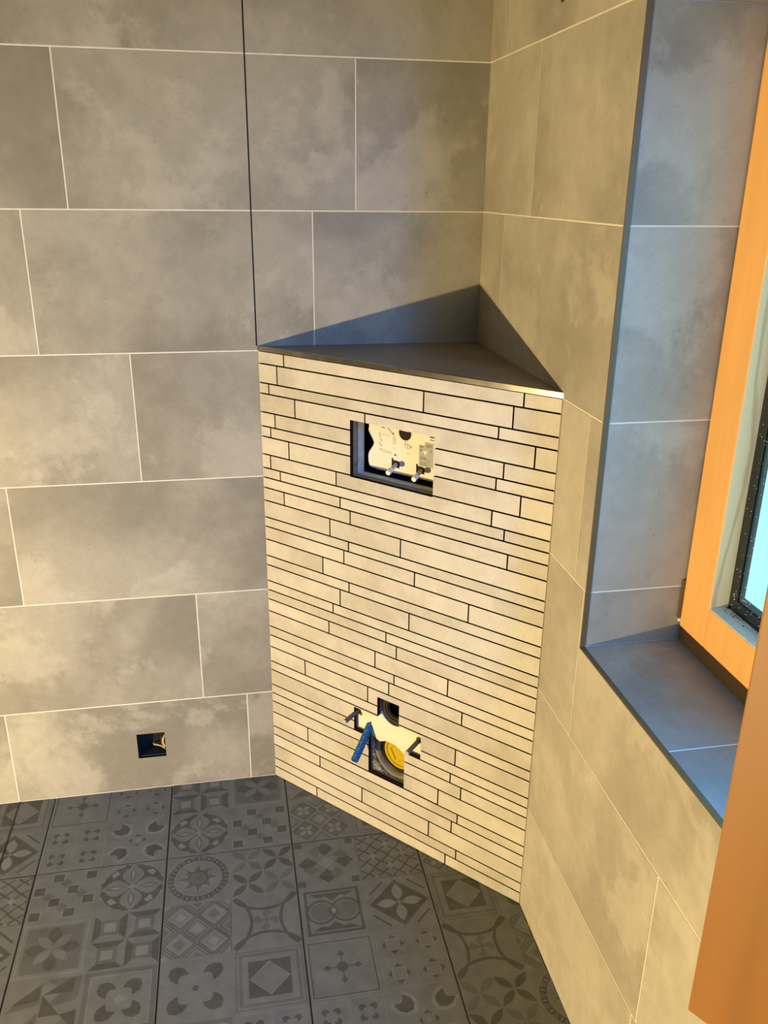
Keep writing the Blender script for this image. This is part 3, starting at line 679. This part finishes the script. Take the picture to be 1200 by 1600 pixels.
# blue conduit
cd = thing('corrugated_conduit', 'blue corrugated plastic tube hanging out of the lower cut-out', 'tube', W(.3127, .2872, -.02))
P = [Vector(W(.3140,.2862,-.022)), Vector(W(.3185,.2690,.004)), Vector(W(.3230,.2500,.032)), Vector(W(.3272,.2315,.060))]
def bez(t): return P[0]*(1-t)**3+3*P[1]*t*(1-t)**2+3*P[2]*t*t*(1-t)+P[3]*t**3
bm = bmesh.new(); n = 150; rings = []
for i in range(n+1):
    t = i/n; p = bez(t); d = (bez(min(1, t+.01))-bez(max(0, t-.01))).normalized()
    u = d.cross(Vector((0,0,1))).normalized(); v = d.cross(u)
    r = .0092 + .0010*math.sin(2*PI*t*26)
    rings.append([bm.verts.new(p+(u*math.cos(2*PI*k/20)+v*math.sin(2*PI*k/20))*r) for k in range(20)])
for i in range(6, -1, -1):       # inside of the tube mouth
    p = bez(1)-(bez(1)-bez(.97)).normalized()*(.002*(6-i)); d = (bez(1)-bez(.97)).normalized(); u = d.cross(Vector((0,0,1))).normalized(); v = d.cross(u)
    rings.append([bm.verts.new(p+(u*math.cos(2*PI*k/20)+v*math.sin(2*PI*k/20))*.0074) for k in range(20)])
for R1, R2 in zip(rings, rings[1:]):
    for k in range(20): bm.faces.new((R1[k], R1[(k+1)%20], R2[(k+1)%20], R2[k]))
bm.faces.new(rings[-1])
reparent(cd, obj('ribbed_tube', bm, M_BLUE, smooth=True))

# ------------------------------------------------------------------ socket hole in the back wall
jb = thing('junction_box', 'open black electrical box in the square cut-out low in the back wall', 'electrical box', (-0.8418, 0.05, 0.0989))
bm = bmesh.new(); x0, x1, z0, z1 = SOCK; w = .0012
box(bm, x0+.0001, x0+w+.0002, .0095, .0495, z0, z1); box(bm, x1-w, x1-.0001, .0095, .0495, z0, z1); box(bm, x0, x1, .0095, .0495, z0+.0001, z0+w); box(bm, x0, x1, .0095, .0495, z1-w, z1-.0001); box(bm, x0, x1, .046, .0495, z0, z1)
reparent(jb, obj('box_shell', bm, M_JBOX))
def tube(bm, pts, r, n=10):
    pts = [Vector(p) for p in pts]; rg = []
    for i, p in enumerate(pts):
        d = (pts[min(i+1, len(pts)-1)]-pts[max(i-1, 0)]).normalized(); u, v = frame_of(d)
        if rg:
            u = (prev - d*prev.dot(d)).normalized(); v = d.cross(u)
        prev = u
        rg.append([bm.verts.new(p+(u*math.cos(2*PI*k/n)+v*math.sin(2*PI*k/n))*r) for k in range(n)])
    for R1, R2 in zip(rg, rg[1:]):
        for k in range(n): bm.faces.new((R1[k], R1[(k+1)%n], R2[(k+1)%n], R2[k]))
    bm.faces.new(rg[0][::-1]); bm.faces.new(rg[-1])
def smoothpath(c, n=20):
    c = [Vector(p) for p in c]; out = []
    c = [c[0]]+c+[c[-1]]
    for i in range(1, len(c)-2):
        for k in range(n):
            t = k/n; p0, p1, p2, p3 = c[i-1:i+3]
            out.append(0.5*((2*p1)+(-p0+p2)*t+(2*p0-5*p1+4*p2-p3)*t*t+(-p0+3*p1-3*p2+p3)*t**3))
    return out+[c[-1]]
bm = bmesh.new(); tube(bm, smoothpath([(-.8410,.040,.116),(-.838,.026,.121),(-.828,.018,.1235),(-.816,.014,.120),(-.8095,.012,.114)], 8), .0018)
cb = tag(obj('loose_wire', bm, M_CABLE), 'pale wire curving across the bottom of the electrical box', 'wire')
bm = bmesh.new(); tube(bm, smoothpath([(-.8085,.022,.148),(-.8120,.016,.142),(-.8125,.014,.132),(-.8100,.012,.126),(-.8085,.010,.121)], 8), .0032)
tag(obj('cable_end', bm, M_CABLE), 'pale stripped cable stub at the right side of the electrical box', 'cable')
bm = bmesh.new(); tube(bm, smoothpath([(-.8185,.030,.140),(-.8165,.018,.128),(-.8120,.014,.120),(-.8080,.013,.112)], 8), .0018)
tag(obj('brown_wire', bm, M_CABLE2), 'brown wire running down beside the pale cable stub', 'wire')

# ------------------------------------------------------------------ water outlet high on the right wall
bm = bmesh.new(); lathe(bm, Vector((-0.0004, -.4053, 1.8325)), Vector((-1,0,0)), [(0,.0105),(.0006,.0105),(.0008,.0085),(.0008,.0)], 28, 0, True, False)
ps = tag(obj('wall_outlet', bm, M_DGREY, smooth=True), 'dark round outlet at the top edge of the right wall', 'outlet')

# ------------------------------------------------------------------ window
win = empty('window_1', (0.19, -1.4, WOP[2])); tag(win, 'timber casement window with frosted glass in the tiled recess', kind='structure')
def wpart(name, bm, mat, label=None, smooth=False, parent=None):
    o = obj(name, bm, mat, smooth=smooth)
    if parent: o.parent = parent
    else: reparent(win, o)
    if label: o['label'] = label
    return o
# tiled sill
bm, lay = newbm()
sy = [WOP[0], -1.636, -1.0335, WOP[1]]
tile_patch(bm, lay, [(0.004, D, a, b) for a, b in zip(sy, sy[1:])], lambda a, b, h: Vector((a, b, WOP[2]-T+h)), T)
slab_rects(bm, [(0.004, D, WOP[0], WOP[1])], lambda a, b, h: Vector((a, b, WOP[2]-T+h)), 0, T-0.0008, 1)
wpart('window_sill', bm, [M_TILE, M_GROUT])
# steel edge profile round the opening
bm = bmesh.new(); e_ = 0.0008
box(bm, -e_, 0.0085, WOP[1]-e_, WOP[1]+.0022, WOP[2]-.0022, WOP[3]+.0022); box(bm, -e_, 0.0085, WOP[0]-.0022, WOP[1]+.0022, WOP[2]-.0022, WOP[2]+e_)
box(bm, -e_, 0.0085, WOP[0]-.0022, WOP[1]+.0022, WOP[3]-e_, WOP[3]+.0022); box(bm, -e_, 0.0085, WOP[0]-.0022, WOP[0]+e_, WOP[2]-.0022, WOP[3]+.0022)
wpart('edge_profile', bm, M_PROFILE, 'steel tile edge profile round the opening, brown reflection put into its colour')
# fixed frame
FX = 0.1885
bm = bmesh.new()
y0, y1, z0, z1 = WOP
box(bm, FX, FX+.07, y0, y1, z0, z0+.055); box(bm, FX, FX+.07, y0, y1, z1-.05, z1); box(bm, FX, FX+.07, y1-.03, y1, z0+.055, z1-.05); box(bm, FX, FX+.07, y0, y0+.03, z0+.055, z1-.05)
wpart('window_frame', bm, M_FRAME, 'brown timber fixed frame')
# closed left sash, in the plane of the wall
def sash(tr, width, name, wood, label, z0=0.7965, z1=1.752, stile=0.080, rail=0.073):
    """tr(a, z, d): a across from the hinge side, d depth away from the room"""
    bm = bmesh.new()
    def b(a0, a1, c0, c1, d0, d1, bev=0.002):
        box(bm, a0, a1, d0, d1, c0, c1, X=lambda p: tr(p.x, p.z, p.y), bevel=bev)
    b(0, stile, z0, z1, 0, .055); b(width-stile, width, z0, z1, 0, .055)
    b(stile+.0003, width-stile-.0003, z0+.0002, z0+rail, 0, .055); b(stile+.0003, width-stile-.0003, z1-rail, z1, 0, .055)
    fr = wpart(name, bm, wood, label, smooth=False)
    return fr
GX = 0.0345
trl = lambda a, z, d: Vector((0.1835+d, -0.7325-a, z))
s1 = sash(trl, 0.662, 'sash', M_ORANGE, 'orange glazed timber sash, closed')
# unpainted glazing rebate of the stile, primed top of the bottom rail
bm = bmesh.new(); box(bm, .0798, .0812, .0015, .046, .8697, 1.678, X=lambda p: trl(p.x, p.z, p.y)); x_ = wpart('bare_rebate', bm, M_PINE, 'bare pale pine rebate', parent=s1)
bm = bmesh.new(); box(bm, .0812, .5805, .0015, .0375, .8694, .8706, X=lambda p: trl(p.x, p.z, p.y)); wpart('primed_ledge', bm, M_PRIMER, 'white primed ledge with crumbs', parent=s1)
bm = bmesh.new()
for k in range(26):
    a = .083+random.random()**2*.11; d = .020+random.random()*.016; r = random.uniform(.0004, .0013)
    bmesh.ops.create_icosphere(bm, subdivisions=1, radius=r, matrix=Matrix.Translation(trl(a, .8708+r*.5, d)))
wpart('crumbs', bm, M_DIRT, parent=s1)['kind'] = 'stuff'
G0, G1, Z0, Z1 = .0812, .5810, .8706, 1.680
def ring(bm, a0, a1, c0, c1, w, d0, d1, tr):
    for (p, q, r, s) in ((a0,a0+w,c0,c1),(a1-w,a1,c0,c1),(a0+w,a1-w,c0,c0+w),(a0+w,a1-w,c1-w,c1)):
        box(bm, p, q, d0, d1, r, s, X=lambda v: tr(v.x, v.z, v.y))
bm = bmesh.new(); ring(bm, G0, G1, Z0, Z1, .0215, GX, GX+.006, trl); wpart('black_gasket', bm, M_GASKET, parent=s1)
bm = bmesh.new(); ring(bm, G0+.0215, G1-.0215, Z0+.0215, Z1-.0215, .012, GX+.0035, GX+.006, trl); wpart('glowing_spacer_bar', bm, M_SPACER, parent=s1)
bm = bmesh.new(); box(bm, G0+.030, G1-.030, GX+.0045, GX+.010, Z0+.030, Z1-.030, X=lambda p: trl(p.x, p.z, p.y)); gl = wpart('frosted_pane', bm, M_GLASS, 'frosted glass bright with daylight', parent=s1)
bm = bmesh.new()
for k in range(150):
    if random.random() < .7: a = G0+.006+random.random()*.045; z = Z0+.004+random.random()*.5
    else: a = G0+random.random()*.25; z = Z0+.006+random.random()*.03
    r = random.uniform(.0003, .0009)
    bmesh.ops.create_icosphere(bm, subdivisions=1, radius=r, matrix=Matrix.Translation(trl(a, z, GX-.0001)))
wpart('condensation_drops', bm, M_DROP, parent=gl)['kind'] = 'stuff'
# corner hinge
bm = bmesh.new(); box(bm, .1785, .1880, -.7322, -.7286, .812, .886); hg = wpart('hinge', bm, M_PROFILE, 'dark metal corner hinge')
bm = bmesh.new(); bmesh.ops.create_uvsphere(bm, u_segments=12, v_segments=8, radius=.0040, matrix=Matrix.Translation((.1835, -.7310, .807))); wpart('hinge_pin', bm, M_ZTIP, parent=hg, smooth=True)
# open right leaf
L0 = Vector((-0.196, -1.45, 0)); LD = Vector((.527, -.85, 0)).normalized(); LW = .727
LN = Vector((-LD.y, LD.x, 0))       # away from the room side
trr = lambda a, z, d: L0 + LD*a + LN*d + Vector((0,0,z))
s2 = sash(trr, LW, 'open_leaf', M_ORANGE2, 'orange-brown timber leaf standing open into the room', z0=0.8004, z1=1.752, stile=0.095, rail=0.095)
bm = bmesh.new(); box(bm, .0955, LW-.0955, .024, .034, .896, 1.656, X=lambda p: trr(p.x, p.z, p.y)); wpart('leaf_pane', bm, M_GLASS, parent=s2)
